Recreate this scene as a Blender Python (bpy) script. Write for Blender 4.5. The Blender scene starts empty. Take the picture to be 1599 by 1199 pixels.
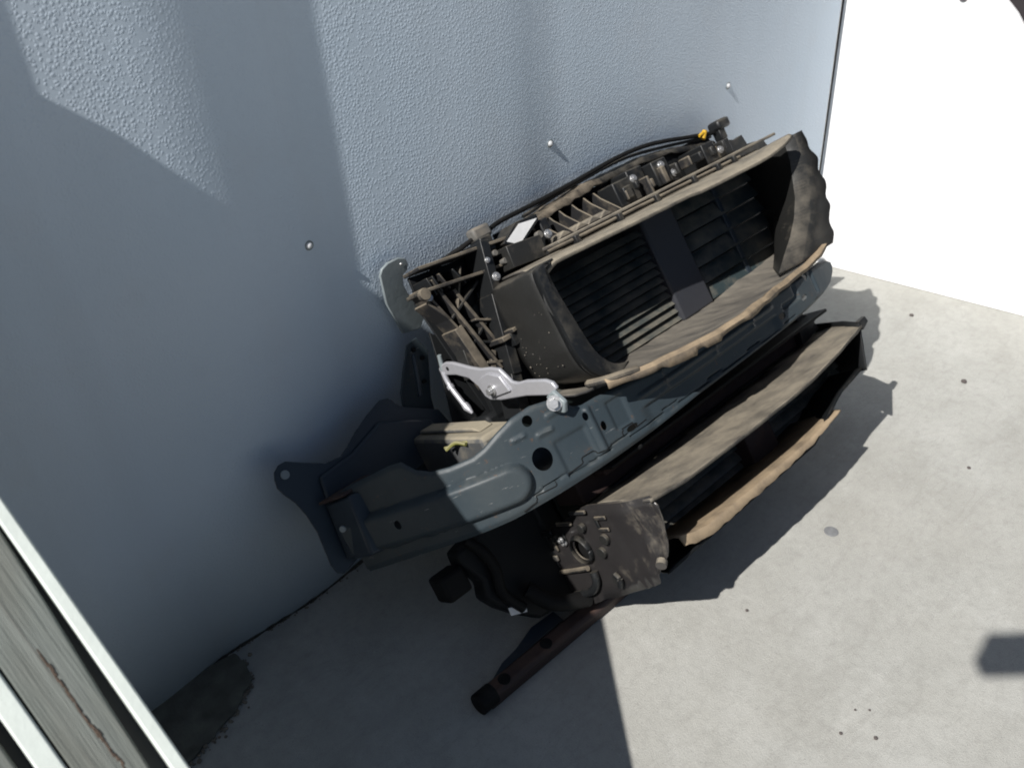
import bpy, bmesh, math, random
from mathutils import Vector, Matrix, noise

random.seed(7)
scene = bpy.context.scene
C = bpy.context.collection

# ------------------------------------------------------------------ camera
cam_d = bpy.data.cameras.new('camera')
cam = bpy.data.objects.new('camera', cam_d); C.objects.link(cam)
RT = Vector((0.71758719, -0.69349554, -0.06428505))
DN = Vector((-0.43257973, -0.37145469, -0.82152066))
FW = Vector((0.54584193, 0.61732111, -0.56654324))
m = Matrix((RT, -DN, -FW)).transposed().to_4x4()
m.translation = Vector((0.0, -1.3407, 1.45))
cam.matrix_world = m
cam_d.sensor_width = 36.0
cam_d.lens = 36.0 * 1400 / 1599
cam_d.clip_start = 0.02; cam_d.clip_end = 2000
cam_d.dof.use_dof = True
cam_d.dof.focus_distance = 1.55
cam_d.dof.aperture_fstop = 7.0
scene.camera = cam
scene.cycles.filter_width = 1.9

# ------------------------------------------------------------------ light
SUN = Vector((1.0, 0.105, -1.06)).normalized()          # travel direction of the sunlight
world = bpy.data.worlds.new('World'); scene.world = world; world.use_nodes = True
wn = world.node_tree.nodes; wl = world.node_tree.links
sky = wn.new('ShaderNodeTexSky'); sky.sky_type = 'NISHITA'; sky.sun_disc = False
sky.sun_elevation = math.asin(-SUN.z)
sky.sun_rotation = math.atan2(-SUN.x, -SUN.y)
wl.new(sky.outputs[0], wn['Background'].inputs[0])
wn['Background'].inputs[1].default_value = 0.05
sd = bpy.data.lights.new('sun', 'SUN'); sd.energy = 5.0; sd.angle = math.radians(0.53); sd.color = (1.0, 0.97, 0.93)
sun = bpy.data.objects.new('sun', sd); C.objects.link(sun)
sun.rotation_euler = SUN.to_track_quat('-Z', 'Y').to_euler()
sun.location = (-3, -2, 4)
vs = scene.view_settings
vs.view_transform = 'Standard'; vs.look = 'None'; vs.exposure = 0.26; vs.gamma = 1.0

# ------------------------------------------------------------------ materials
def new_mat(name):
    mt = bpy.data.materials.new(name); mt.use_nodes = True
    nt = mt.node_tree; b = nt.nodes['Principled BSDF']
    return mt, nt, b
def N_(nt, t, **kw):
    n = nt.nodes.new(t)
    for k, v in kw.items():
        if k in n.inputs: n.inputs[k].default_value = v
        else: setattr(n, k, v)
    return n
def ramp(nt, src, stops):
    r = nt.nodes.new('ShaderNodeValToRGB'); nt.links.new(src, r.inputs[0])
    e = r.color_ramp.elements
    while len(e) < len(stops): e.new(0.5)
    for i, (p, c) in enumerate(stops):
        e[i].position = p; e[i].color = (c[0], c[1], c[2], 1) if not isinstance(c, (int, float)) else (c, c, c, 1)
    return r.outputs[0]
def mixc(nt, fac, a, b, mode='MIX'):
    n = nt.nodes.new('ShaderNodeMix'); n.data_type = 'RGBA'; n.blend_type = mode
    for s, v in ((0, fac), (6, a), (7, b)):
        if hasattr(v, 'links') or hasattr(v, 'is_linked'): nt.links.new(v, n.inputs[s])
        elif s == 0: n.inputs[0].default_value = v
        else: n.inputs[s].default_value = (*v, 1)
    return n.outputs[2]
def math_(nt, op, a, b=None):
    n = nt.nodes.new('ShaderNodeMath'); n.operation = op
    for i, v in enumerate((a, b)):
        if v is None: continue
        if isinstance(v, (int, float)): n.inputs[i].default_value = v
        else: nt.links.new(v, n.inputs[i])
    return n.outputs[0]
def coords(nt, kind='Object', scale=(1, 1, 1)):
    t = nt.nodes.new('ShaderNodeTexCoord'); mp = nt.nodes.new('ShaderNodeMapping')
    mp.inputs['Scale'].default_value = scale
    nt.links.new(t.outputs[kind], mp.inputs[0]); return mp.outputs[0]
def tex_noise(nt, co, scale, detail=4, rough=0.55):
    n = N_(nt, 'ShaderNodeTexNoise', Scale=scale, Detail=detail, Roughness=rough)
    nt.links.new(co, n.inputs['Vector']); return n.outputs[0]
def add_bump(nt, b, h, strength, dist):
    bp = N_(nt, 'ShaderNodeBump', Strength=strength, Distance=dist)
    nt.links.new(h, bp.inputs['Height']); nt.links.new(bp.outputs[0], b.inputs['Normal']); return bp

def dusty(name, base, dust, amount, rough=0.55, spec=0.35, streak=(1, 1, 1), metal=0.0):
    """plastic / painted metal that dirt has settled on: more on faces that look up, in blotches and smears"""
    mt, nt, b = new_mat(name)
    co = coords(nt, 'Object', streak)
    n1 = tex_noise(nt, co, 14, 6, 0.65); n2 = tex_noise(nt, coords(nt, 'Object'), 70, 4, 0.6)
    g = nt.nodes.new('ShaderNodeNewGeometry'); sx = nt.nodes.new('ShaderNodeSeparateXYZ')
    nt.links.new(g.outputs['True Normal'], sx.inputs[0])
    up = math_(nt, 'MAXIMUM', sx.outputs[2], 0.0)
    f = math_(nt, 'MULTIPLY', up, 0.55)
    f = math_(nt, 'ADD', f, math_(nt, 'MULTIPLY', n1, 1.3))
    f = math_(nt, 'ADD', f, math_(nt, 'MULTIPLY', n2, 0.25))
    f = ramp(nt, math_(nt, 'ADD', f, amount - 1.35), [(0.0, 0.0), (0.55, 1.0)])
    col = mixc(nt, f, base, dust)
    col = mixc(nt, math_(nt, 'MULTIPLY', n2, 0.35), col, (0.5 * base[0], 0.5 * base[1], 0.5 * base[2]))
    nt.links.new(col, b.inputs['Base Color'])
    rr = math_(nt, 'ADD', math_(nt, 'MULTIPLY', f, 0.35), rough)
    nt.links.new(rr, b.inputs['Roughness'])
    b.inputs['Specular IOR Level'].default_value = spec
    b.inputs['Metallic'].default_value = metal
    add_bump(nt, b, n2, 0.25, 0.002)
    return mt

DUST = (0.32, 0.28, 0.215)
M_black = dusty('black_plastic', (0.012, 0.013, 0.014), (0.13, 0.115, 0.09), 0.30, 0.42, 0.4)
M_dull = dusty('black_plastic_dull', (0.009, 0.010, 0.011), (0.10, 0.085, 0.065), 0.05, 0.6, 0.25)
M_dusty = dusty('dusty_plastic', (0.022, 0.022, 0.023), (0.25, 0.21, 0.155), 0.55, 0.5, 0.3)
M_shelf = dusty('heavily_dusted_plastic', (0.075, 0.070, 0.065), DUST, 0.50, 0.6, 0.2, (1.1, 1.3, 1.5))
M_smear = dusty('smeared_dusty_plastic', (0.055, 0.054, 0.055), (0.25, 0.225, 0.185), 0.46, 0.55, 0.25, (1.9, 0.55, 1.0))
M_lip = dusty('clay_caked_plastic', (0.10, 0.085, 0.07), (0.40, 0.305, 0.20), 0.60, 0.65, 0.2, (1.2, 1.2, 1.2))
M_cheek = dusty('mud_spotted_plastic', (0.022, 0.022, 0.021), (0.16, 0.14, 0.11), 0.30, 0.42, 0.4)
M_steel = dusty('blue_grey_steel_paint', (0.034, 0.047, 0.056), (0.13, 0.13, 0.12), 0.05, 0.46, 0.3)
def chipped(mt, rust=(0.12, 0.065, 0.035), bare=(0.30, 0.30, 0.29)):
    nt = mt.node_tree; b = nt.nodes['Principled BSDF']; src = b.inputs['Base Color'].links[0].from_socket
    co = coords(nt, 'Object')
    a = tex_noise(nt, co, 55, 6, 0.75); c = tex_noise(nt, coords(nt, 'Object', (1, 1, 9)), 26, 5, 0.7); d = tex_noise(nt, co, 7, 4, 0.6)
    col = mixc(nt, ramp(nt, d, [(0.4, 0), (0.75, 0.4)]), src, (0.075, 0.082, 0.08))
    col = mixc(nt, ramp(nt, a, [(0.62, 0), (0.68, 0.7)]), col, rust)
    col = mixc(nt, ramp(nt, c, [(0.66, 0), (0.70, 0.6)]), col, bare)
    nt.links.new(col, b.inputs['Base Color']); return mt
chipped(M_steel)
M_plate = dusty('grey_primer_steel', (0.23, 0.265, 0.275), (0.28, 0.26, 0.22), 0.02, 0.42, 0.4)
M_bluedk = dusty('shade_dark_steel_paint', (0.026, 0.037, 0.050), (0.085, 0.08, 0.075), 0.0, 0.4, 0.4)  # same blue-grey steel, with the shadow by the wall put into its colour
M_rust = dusty('rusty_bar', (0.045, 0.03, 0.028), (0.14, 0.085, 0.06), 0.25, 0.6, 0.3)
M_tube = dusty('dusty_tube', (0.075, 0.078, 0.08), (0.34, 0.295, 0.215), 0.58, 0.6, 0.3)
M_silver = dusty('cast_aluminium', (0.52, 0.52, 0.55), (0.35, 0.33, 0.32), 0.0, 0.36, 0.5, (1, 1, 1), 0.45)
M_bolt = dusty('zinc_bolt', (0.5, 0.5, 0.5), (0.3, 0.27, 0.22), 0.0, 0.3, 0.6, (1, 1, 1), 0.7)
M_label = dusty('white_sticker', (0.78, 0.78, 0.77), (0.6, 0.56, 0.5), 0.05, 0.5, 0.3)
M_mud = dusty('muddy_plastic', (0.028, 0.026, 0.026), (0.24, 0.21, 0.165), 0.42, 0.28, 0.5)
M_rail = dusty('grimy_rail_plastic', (0.02, 0.019, 0.018), (0.23, 0.19, 0.14), 0.42, 0.5, 0.3, (2.5, 2.5, 2.5))
M_grey = dusty('grey_clip_plastic', (0.13, 0.125, 0.115), (0.3, 0.25, 0.19), 0.3, 0.55, 0.3)
M_yellow = dusty('yellow_tape', (0.6, 0.36, 0.03), (0.4, 0.3, 0.15), 0.0, 0.5, 0.3)
M_yg = dusty('yellow_green_wire', (0.24, 0.24, 0.07), (0.25, 0.22, 0.15), 0.45, 0.5, 0.3)
M_vane = dusty('louvre_plastic', (0.035, 0.05, 0.054), (0.26, 0.225, 0.17), 0.22, 0.3, 0.6)
M_div = dusty('divider_plastic', (0.04, 0.042, 0.05), (0.10, 0.09, 0.08), 0.1, 0.45, 0.4)
M_fin = dusty('radiator_core', (0.010, 0.014, 0.014), (0.06, 0.055, 0.045), 0.0, 0.5, 0.3)
M_glue = dusty('rubber', (0.008, 0.008, 0.008), (0.05, 0.045, 0.04), 0.0, 0.7, 0.2)

# pebbled plastic wall panel
def wall_material():
    mt, nt, b = new_mat('pebbled_wall_panel')
    co = coords(nt, 'Object')
    big = tex_noise(nt, co, 1.7, 3); mid = tex_noise(nt, co, 9, 5)
    streak = tex_noise(nt, coords(nt, 'Object', (7, 1, 0.5)), 1.6, 4)
    col = mixc(nt, ramp(nt, big, [(0.35, 0), (0.7, 1)]), (0.545, 0.64, 0.735), (0.60, 0.68, 0.765))
    col = mixc(nt, ramp(nt, streak, [(0.5, 0.0), (0.85, 0.35)]), col, (0.49, 0.555, 0.62))
    col = mixc(nt, ramp(nt, mid, [(0.55, 0), (0.8, 0.25)]), col, (0.56, 0.59, 0.63))
    nt.links.new(col, b.inputs['Base Color'])
    b.inputs['Roughness'].default_value = 0.42
    b.inputs['Specular IOR Level'].default_value = 0.4
    v = N_(nt, 'ShaderNodeTexVoronoi', Scale=170.0, feature='F1'); v.inputs['Randomness'].default_value = 0.85
    wob = N_(nt, 'ShaderNodeTexNoise', Scale=90.0)
    nt.links.new(co, wob.inputs['Vector'])
    wmix = nt.nodes.new('ShaderNodeVectorMath'); wmix.operation = 'MULTIPLY_ADD'
    nt.links.new(wob.outputs[1], wmix.inputs[0]); wmix.inputs[1].default_value = (0.006, 0.006, 0.006); nt.links.new(co, wmix.inputs[2])
    nt.links.new(wmix.outputs[0], v.inputs['Vector'])
    h = ramp(nt, v.outputs[0], [(0.0, 1.0), (0.18, 0.86), (0.34, 0.5), (0.52, 0.06), (0.62, 0.0)])
    h = math_(nt, 'ADD', h, math_(nt, 'MULTIPLY', tex_noise(nt, co, 60, 2), 0.25))
    add_bump(nt, b, h, 0.5, 0.0009)
    return mt
M_wall = wall_material()

def plain(name, c, rough=0.6, var=0.12, nscale=12, bump=0.1):
    mt, nt, b = new_mat(name)
    co = coords(nt, 'Object'); n = tex_noise(nt, co, nscale, 5)
    col = mixc(nt, ramp(nt, n, [(0.3, 0), (0.75, 1)]), c, tuple(x * (1 - var) for x in c))
    nt.links.new(col, b.inputs['Base Color']); b.inputs['Roughness'].default_value = rough
    add_bump(nt, b, tex_noise(nt, co, nscale * 8, 3), bump, 0.002)
    return mt
M_white = plain('white_painted_board', (0.83, 0.83, 0.83), 0.5, 0.04, 6)
M_dark = plain('dark_backdrop', (0.03, 0.025, 0.028), 0.7)
M_whitewood = plain('white_painted_timber', (0.68, 0.73, 0.68), 0.6, 0.12, 25, 0.15)

def concrete():
    mt, nt, b = new_mat('concrete')
    co = coords(nt, 'Object')
    n0 = tex_noise(nt, co, 1.6, 5, 0.6); n1 = tex_noise(nt, co, 6, 8, 0.68); n2 = tex_noise(nt, co, 45, 8, 0.75); n3 = tex_noise(nt, co, 320, 3, 0.6)
    n4 = tex_noise(nt, coords(nt, 'Object', (1.0, 2.2, 1)), 3.1, 6, 0.65)
    col = mixc(nt, ramp(nt, n1, [(0.30, 0), (0.70, 1)]), (0.345, 0.343, 0.317), (0.43, 0.428, 0.40))
    col = mixc(nt, ramp(nt, n0, [(0.42, 0.0), (0.66, 0.5)]), col, (0.355, 0.345, 0.31))
    col = mixc(nt, ramp(nt, n4, [(0.54, 0.0), (0.72, 0.5)]), col, (0.275, 0.27, 0.245))
    col = mixc(nt, ramp(nt, n2, [(0.48, 0), (0.74, 0.5)]), col, (0.26, 0.255, 0.235))
    col = mixc(nt, ramp(nt, n2, [(0.30, 0.5), (0.42, 0)]), col, (0.50, 0.495, 0.47))
    col = mixc(nt, ramp(nt, n3, [(0.62, 0), (0.72, 0.6)]), col, (0.15, 0.145, 0.13))
    # thin scuffs, drawn out and bent
    sc = N_(nt, 'ShaderNodeTexNoise', Scale=2.4, Detail=6.0, Distortion=1.2)
    nt.links.new(coords(nt, 'Object', (1.4, 6.0, 1)), sc.inputs['Vector'])
    col = mixc(nt, ramp(nt, sc.outputs[0], [(0.485, 0), (0.497, 0.16), (0.503, 0.16), (0.515, 0)]), col, (0.24, 0.23, 0.21))
    nt.links.new(col, b.inputs['Base Color']); b.inputs['Roughness'].default_value = 0.85
    b.inputs['Specular IOR Level'].default_value = 0.25
    h = math_(nt, 'ADD', n2, math_(nt, 'MULTIPLY', n3, 0.7))
    add_bump(nt, b, h, 0.5, 0.004)
    return mt
M_conc = concrete()
M_moss = plain('damp_dirty_concrete', (0.14, 0.14, 0.115), 0.9, 0.6, 20, 0.8)
M_crumb = plain('crumbled_concrete', (0.22, 0.19, 0.15), 0.9, 0.4, 60, 0.6)
M_stone = plain('grit_stone', (0.10, 0.085, 0.08), 0.9, 0.3, 60)
M_disc = plain('dull_grey_metal', (0.22, 0.225, 0.23), 0.6, 0.35, 90)

def wood():
    mt, nt, b = new_mat('weathered_wood')
    co = coords(nt, 'Object', (12, 1.0, 12))
    n1 = tex_noise(nt, co, 2.2, 8, 0.7); n2 = tex_noise(nt, coords(nt, 'Object', (90, 2.5, 90)), 2, 5, 0.6)
    n3 = tex_noise(nt, coords(nt, 'Object', (3, 1.5, 3)), 2.5, 3)
    col = mixc(nt, ramp(nt, n1, [(0.3, 0), (0.7, 1)]), (0.105, 0.118, 0.105), (0.215, 0.232, 0.215))
    col = mixc(nt, ramp(nt, n3, [(0.45, 0), (0.75, 0.6)]), col, (0.16, 0.15, 0.125))
    col = mixc(nt, ramp(nt, n2, [(0.58, 0), (0.72, 0.45)]), col, (0.07, 0.055, 0.045))
    nt.links.new(col, b.inputs['Base Color']); b.inputs['Roughness'].default_value = 0.85
    b.inputs['Specular IOR Level'].default_value = 0.2
    add_bump(nt, b, math_(nt, 'ADD', n1, n2), 0.6, 0.004)
    return mt
M_wood = wood()

# ------------------------------------------------------------------ mesh helpers
def tag(o, label=None, cat=None, group=None, kind=None):
    for k, v in (('label', label), ('category', cat), ('group', group), ('kind', kind)):
        if v: o[k] = v
    return o
def empty(name, loc, rot=(0, 0, 0)):
    o = bpy.data.objects.new(name, None); C.objects.link(o); o.location = loc; o.rotation_euler = rot
    o.empty_display_size = 0.1
    return o
def mk(name, verts, faces, mat, parent=None, smooth=35, thick=0, bevel=0, offset=-1, seg=2):
    me = bpy.data.meshes.new(name); me.from_pydata([tuple(v) for v in verts], [], faces)
    bm = bmesh.new(); bm.from_mesh(me); bmesh.ops.recalc_face_normals(bm, faces=bm.faces); bm.to_mesh(me); bm.free()
    if smooth:
        me.shade_smooth(); me.set_sharp_from_angle(angle=math.radians(smooth))
    me.materials.append(mat)
    o = bpy.data.objects.new(name, me); C.objects.link(o)
    if parent: o.parent = parent
    if thick:
        s = o.modifiers.new('solid', 'SOLIDIFY'); s.thickness = thick; s.offset = offset
    if bevel:
        b = o.modifiers.new('bevel', 'BEVEL'); b.width = bevel; b.segments = seg; b.limit_method = 'ANGLE'; b.angle_limit = math.radians(40)
    return o
X0 = 1.4
def L(x, v, n): return Vector((x - X0, -n, v))          # module coordinates: across, up, out to the front
TH = math.radians(34)
def Lw(X, Y, Z):                                         # world point to module coordinates (x, v, n)
    dy = Y + 0.45
    return (X, dy * math.sin(TH) + Z * math.cos(TH), -dy * math.cos(TH) + Z * math.sin(TH))

def join_shapes(shapes):
    V, F_ = [], []
    for vs_, fs in shapes:
        k = len(V); V += list(vs_); F_ += [tuple(i + k for i in f) for f in fs]
    return V, F_
def prism_s(poly, ext):
    k = len(poly); ext = Vector(ext)
    vs_ = [Vector(p) for p in poly] + [Vector(p) + ext for p in poly]
    fs = [tuple(range(k)), tuple(range(2 * k - 1, k - 1, -1))] + [(i, (i + 1) % k, k + (i + 1) % k, k + i) for i in range(k)]
    return vs_, fs
def box_s(x0, x1, v0, v1, n0, n1):
    return prism_s([L(x0, v0, n0), L(x1, v0, n0), L(x1, v1, n0), L(x0, v1, n0)], L(X0, 0, n1 - n0))
def prism(name, poly, ext, mat, parent, bevel=0.0012, **k):
    v, f = prism_s(poly, ext); return mk(name, v, f, mat, parent, bevel=bevel, **k)
def box(name, x0, x1, v0, v1, n0, n1, mat, parent, bevel=0.002):
    v, f = box_s(x0, x1, v0, v1, n0, n1); return mk(name, v, f, mat, parent, bevel=bevel)
def grid_s(rows):
    w = len(rows[0]); V = [p for r in rows for p in r]
    F_ = [(i * w + j, i * w + j + 1, (i + 1) * w + j + 1, (i + 1) * w + j) for i in range(len(rows) - 1) for j in range(w - 1)]
    return V, F_
def loft(name, rows, mat, parent, thick=0.003, smooth=40, bevel=0, offset=0):
    v, f = grid_s(rows); return mk(name, v, f, mat, parent, smooth=smooth, thick=thick, bevel=bevel, offset=offset)
def spline(pts, k):
    P = [Vector(p) for p in pts]; out = []
    for i in range(len(P) - 1):
        a = P[max(i - 1, 0)]; b = P[i]; c = P[i + 1]; d = P[min(i + 2, len(P) - 1)]
        for j in range(k):
            t = j / k
            out.append(0.5 * ((2 * b) + (c - a) * t + (2 * a - 5 * b + 4 * c - d) * t * t + (3 * b - a - 3 * c + d) * t ** 3))
    out.append(P[-1]); return out
def tube_s(path, r, k=8, sq=False):
    path = [Vector(p) for p in path]; V, F_ = [], []
    up = Vector((0.12, 0.31, 0.94))
    for i, p in enumerate(path):
        t = (path[min(i + 1, len(path) - 1)] - path[max(i - 1, 0)]).normalized()
        a = t.cross(up).normalized(); b = t.cross(a)
        rr = r[i] if isinstance(r, (list, tuple)) else r
        for j in range(k):
            q = 2 * math.pi * j / k
            V.append(p + (a * math.cos(q) + b * math.sin(q)) * rr)
    for i in range(len(path) - 1):
        for j in range(k):
            F_.append((i * k + j, i * k + (j + 1) % k, (i + 1) * k + (j + 1) % k, (i + 1) * k + j))
    F_ += [tuple(range(k)), tuple(range((len(path) - 1) * k, len(path) * k))]
    return V, F_
def tube(name, path, r, mat, parent, k=8):
    v, f = tube_s(path, r, k); return mk(name, v, f, mat, parent, smooth=50)
def bolt_s(c, axis, r, h):
    c = Vector(c); ax = Vector(axis).normalized()
    return join_shapes([tube_s([c - ax * 0.002, c + ax * h * 0.3], r * 1.5, 14), tube_s([c + ax * h * 0.25, c + ax * h], r, 6)])
def bolt(name, c, axis, r, h, mat, parent):
    v, f = bolt_s(c, axis, r, h); return mk(name, v, f, mat, parent, smooth=30, bevel=0.0006)
def rib_s(a, b, w, n0, n1):
    """flat bar between two (x, v) points, w wide, from n0 to n1"""
    d = Vector((b[0] - a[0], b[1] - a[1])); d.normalize(); p = Vector((-d.y, d.x)) * w / 2
    return prism_s([L(a[0] + p.x, a[1] + p.y, n0), L(b[0] + p.x, b[1] + p.y, n0), L(b[0] - p.x, b[1] - p.y, n0), L(a[0] - p.x, a[1] - p.y, n0)], L(X0, 0, n1 - n0))
def lerp(a, b, t): return a + (b - a) * t
def interp(tab, x):
    if x <= tab[0][0]: return tab[0][1]
    for (a, u), (b, w) in zip(tab, tab[1:]):
        if x <= b: return u + (w - u) * (x - a) / (b - a)
    return tab[-1][1]
def sm(a, b, x):
    t = min(max((x - a) / (b - a), 0), 1); return t * t * (3 - 2 * t)
def nz(x, y=0.0, s=1.0): return noise.noise(Vector((x * s, y * s, 3.7)))

# ------------------------------------------------------------------ ground
g = mk('concrete_ground', [(-300, -300, 0), (300, -300, 0), (300, 300, 0), (-300, 300, 0)], [(0, 1, 2, 3)], M_conc, smooth=0)
tag(g, 'pale rough concrete slab under the leaning car part', None, None, 'structure')

# ------------------------------------------------------------------ wall with the pebbled panel; it waves in and out between its fixings
SL = [(-3, 0), (0.16, 0.0), (0.22, 0.13), (0.32, 0.14), (0.37, -0.055), (0.50, -0.04), (0.57, 0.07), (0.63, 0.14), (0.74, 0.14),
      (0.79, 0.04), (0.84, -0.05), (1.10, -0.03), (1.22, 0.0), (1.29, 0.06), (1.345, 0.03), (1.40, -0.04), (1.8, -0.015), (1.93, 0.025), (2.02, -0.01), (3, 0.0)]
gx, acc, GX = -3.0, 0.0, []
while gx < 2.56:
    GX.append((gx, acc)); acc += interp(SL, gx + 0.005) * 0.01; gx += 0.01
off = interp(GX, 1.45) + 0.0
GX = [(a, b - off - 0.004) for a, b in GX]
def wall_y(x): return interp(GX, x)
rows = []
zs = [0.0, 0.4, 0.8, 1.2, 1.6, 2.0, 2.4]
xs = [x / 100.0 for x in range(-260, -20, 20)] + [x / 100.0 for x in range(-20, 254)]
for z in zs: rows.append([(x, wall_y(x), z) for x in xs])
v, f = grid_s(rows)
wall = mk('wall_panel', v, f, M_wall, smooth=180, thick=0.05, offset=-1)
# solid goes to the back of the panel
bpy.context.view_layer.update()
me = wall.data
if me.polygons[0].normal.y > 0: me.flip_normals()
tag(wall, 'bluish white pebbled plastic wall panel that the car part leans on', 'wall')
def dome_s(c, ax, r, h):
    c = Vector(c); ax = Vector(ax).normalized(); a = ax.orthogonal().normalized(); b = ax.cross(a); V, F_ = [], []
    k = 14
    for i in range(5):
        q = i / 5 * math.pi / 2
        for j in range(k):
            t = 2 * math.pi * j / k
            V.append(c + (a * math.cos(t) + b * math.sin(t)) * r * math.cos(q) + ax * h * math.sin(q))
    V.append(c + ax * h)
    for i in range(4):
        for j in range(k): F_.append((i * k + j, i * k + (j + 1) % k, (i + 1) * k + (j + 1) % k, (i + 1) * k + j))
    for j in range(k): F_.append((4 * k + j, 4 * k + (j + 1) % k, 5 * k))
    return V, F_
M_rivet = plain('rivet_head', (0.58, 0.59, 0.60), 0.4, 0.1, 40)
for x, z in ((0.725, 0.765), (1.348, 0.770), (1.998, 0.734)):
    v, f = dome_s((x, wall_y(x) + 0.001, z), (0, -1, 0), 0.0070, 0.0075)
    rv = mk('rivet', v, f, M_rivet, wall, smooth=60)
    v, f = tube_s([(x, wall_y(x) + .001, z), (x, wall_y(x) - .0012, z)], .0092, 18); mk('washer', v, f, M_plate, rv, smooth=40)

rows = []
for i in range(260):
    x = lerp(.1, 2.53, i / 259); y = wall_y(x); r = .004 + .004 * abs(nz(x, 3, 20)) + .003 * nz(x, 7, 60)
    rows.append([(x, y + .002, .001), (x, y + .001, r * .8), (x, y - r * .5, r * .5), (x, y - r * 1.1, .0005)])
v, f = grid_s(rows); mk('dirt_bead', v, f, plain('wall_foot_dirt', (0.06, 0.055, 0.045), .95, .6, 90, .6), wall)

# ------------------------------------------------------------------ white board wall on the right
ra = Vector((2.568, 0.0, 0)); rd = Vector((0.0770, -0.679, 0)).normalized()
def RW(s, z): return ra + rd * s + Vector((0, 0, z))
outl = [(0.0, 0.0), (1.3, 0.0), (1.3, 0.10), (1.15, 0.16), (0.9, 0.27), (0.7, 0.48), (0.58, 0.665), (0.52, 0.755), (0.492, 0.799), (0.462, 0.838), (0.430, 0.868), (0.37, 0.93), (0.30, 1.0), (0.2, 1.1), (0.10, 1.2), (0.004, 1.25)]
rn = Vector((0.679, 0.0770, 0)).normalized()
rw = prism('white_board_wall', [RW(s, z) for s, z in outl], rn * 0.018, M_white, None, bevel=0.003)
tag(rw, 'sunlit plain white board wall meeting the pebbled wall at the corner', 'wall')
p = RW(0.324, 0.868) - rn * 0.001
v, f = dome_s(p, -rn, 0.012, 0.008)
mk('rivet', v, f, plain('dark_rivet_head', (0.2, 0.19, 0.2), 0.4, 0.3, 60), rw, smooth=60)
db = prism('dark_backdrop_panel', [RW(-0.1, 0.0) + rn * 0.25, RW(1.4, 0.0) + rn * 0.25, RW(1.4, 1.9) + rn * 0.25, RW(-0.1, 1.9) + rn * 0.25], rn * 0.02, M_dark, None)  # plain backdrop added to fill the dark area past the white board's edge
tag(db, 'dark backdrop panel behind the curved edge of the white board', 'board')

# ------------------------------------------------------------------ the leaning timber panel (lower left), also what throws the big shadow
TA = Vector((0.065, -0.57, 0.952)); TE = Vector((0.061, -0.702, -0.750)).normalized()
TN = TE.cross(Vector((1, 0, 0))).normalized()
if TN.z < 0: TN = -TN
TX = TE.cross(TN).normalized()
if TX.x < 0: TX = -TX
s_top = (TA.y + 0.065) / -TE.y; s_bot = TA.z / -TE.z - 0.012
timber = empty('leaning_timber_panel', (TA + TE * s_bot).xyz)
tag(timber, 'leaning panel of weathered grey boards and white painted battens beside the camera', 'timber panel')
tbase = TA + TE * s_bot
timber.matrix_world = Matrix((TX, -TE, TN)).transposed().to_4x4() @ Matrix.Identity(4)
timber.matrix_world.translation = tbase
Lt = s_bot - s_top
mt4 = Matrix((TX, -TE, TN)).transposed().to_4x4(); mt4.translation = tbase; timber.matrix_world = mt4
def plank(name, xa, xb, z0, z1, mat, tap=0.0, y0=0.0, y1=None, wav=0.0, n=24):
    y1 = Lt if y1 is None else y1
    V, F_ = [], []
    for i in range(n + 1):
        y = lerp(y0, y1, i / n); w1 = wav * nz(y, xa, 9); w2 = wav * nz(y, xb + 5, 9)
        xl = xa + w1; xr = xb + w2 + tap * (y - Lt * 0.6)
        V += [(xl, y, z0), (xr, y, z0), (xr, y, z1), (xl, y, z1)]
    for i in range(n):
        for j in range(4): F_.append((4 * i + j, 4 * i + (j + 1) % 4, 4 * i + 4 + (j + 1) % 4, 4 * i + 4 + j))
    F_ += [(0, 1, 2, 3), tuple(4 * n + j for j in (0, 1, 2, 3))]
    return mk(name, V, F_, mat, timber, smooth=30, bevel=0.002)
plank('batten', -0.0125, 0.0, -0.03, 0.0, M_whitewood)
pl = plank('weathered_board', -0.0735, -0.017, -0.034, -0.002, M_wood, tap=0.043, wav=0.0012, n=60)
plank('batten', -0.094, -0.0755, -0.03, 0.0, M_whitewood)
plank('weathered_board', -0.165, -0.104, -0.034, -0.002, M_wood, wav=0.001)
sp_ = []
for k in range(34):
    y = lerp(Lt * .478, Lt * .565, k / 33); x = -.043 - .006 * (k / 33 - .5) + .003 * nz(k, 2, .4)
    w = .0005 + .0018 * abs(nz(k, 9, .5)); sp_.append(prism_s([(x - w, y, -.0045), (x + w, y, -.0045), (x + w * .6, y + .007, -.0045), (x - w * .7, y + .007, -.0045)], (0.0008, 0.002, .003 + .001 * random.random())))
v, f = join_shapes(sp_); tag(mk('split_grain', v, f, plain('raw_split_wood', (0.13, 0.09, 0.065), .9, .6, 300, .5), timber, smooth=0), None, None, None, 'stuff')
xx = -0.17
for k in range(14):
    plank('weathered_board', xx - 0.085, xx - 0.002, -0.034, -0.003 - 0.003 * (k % 2), M_wood, wav=0.001, n=10); xx -= 0.087
v, f = [], []
plank('light_seal_sheet', xx + 0.01, -0.006, -0.05, -0.036, plain('bounce_grey_sheet', (0.16, 0.16, 0.15), .8), n=2)  # added under the boards to stop sun leaking through, grey to bounce light

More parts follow.
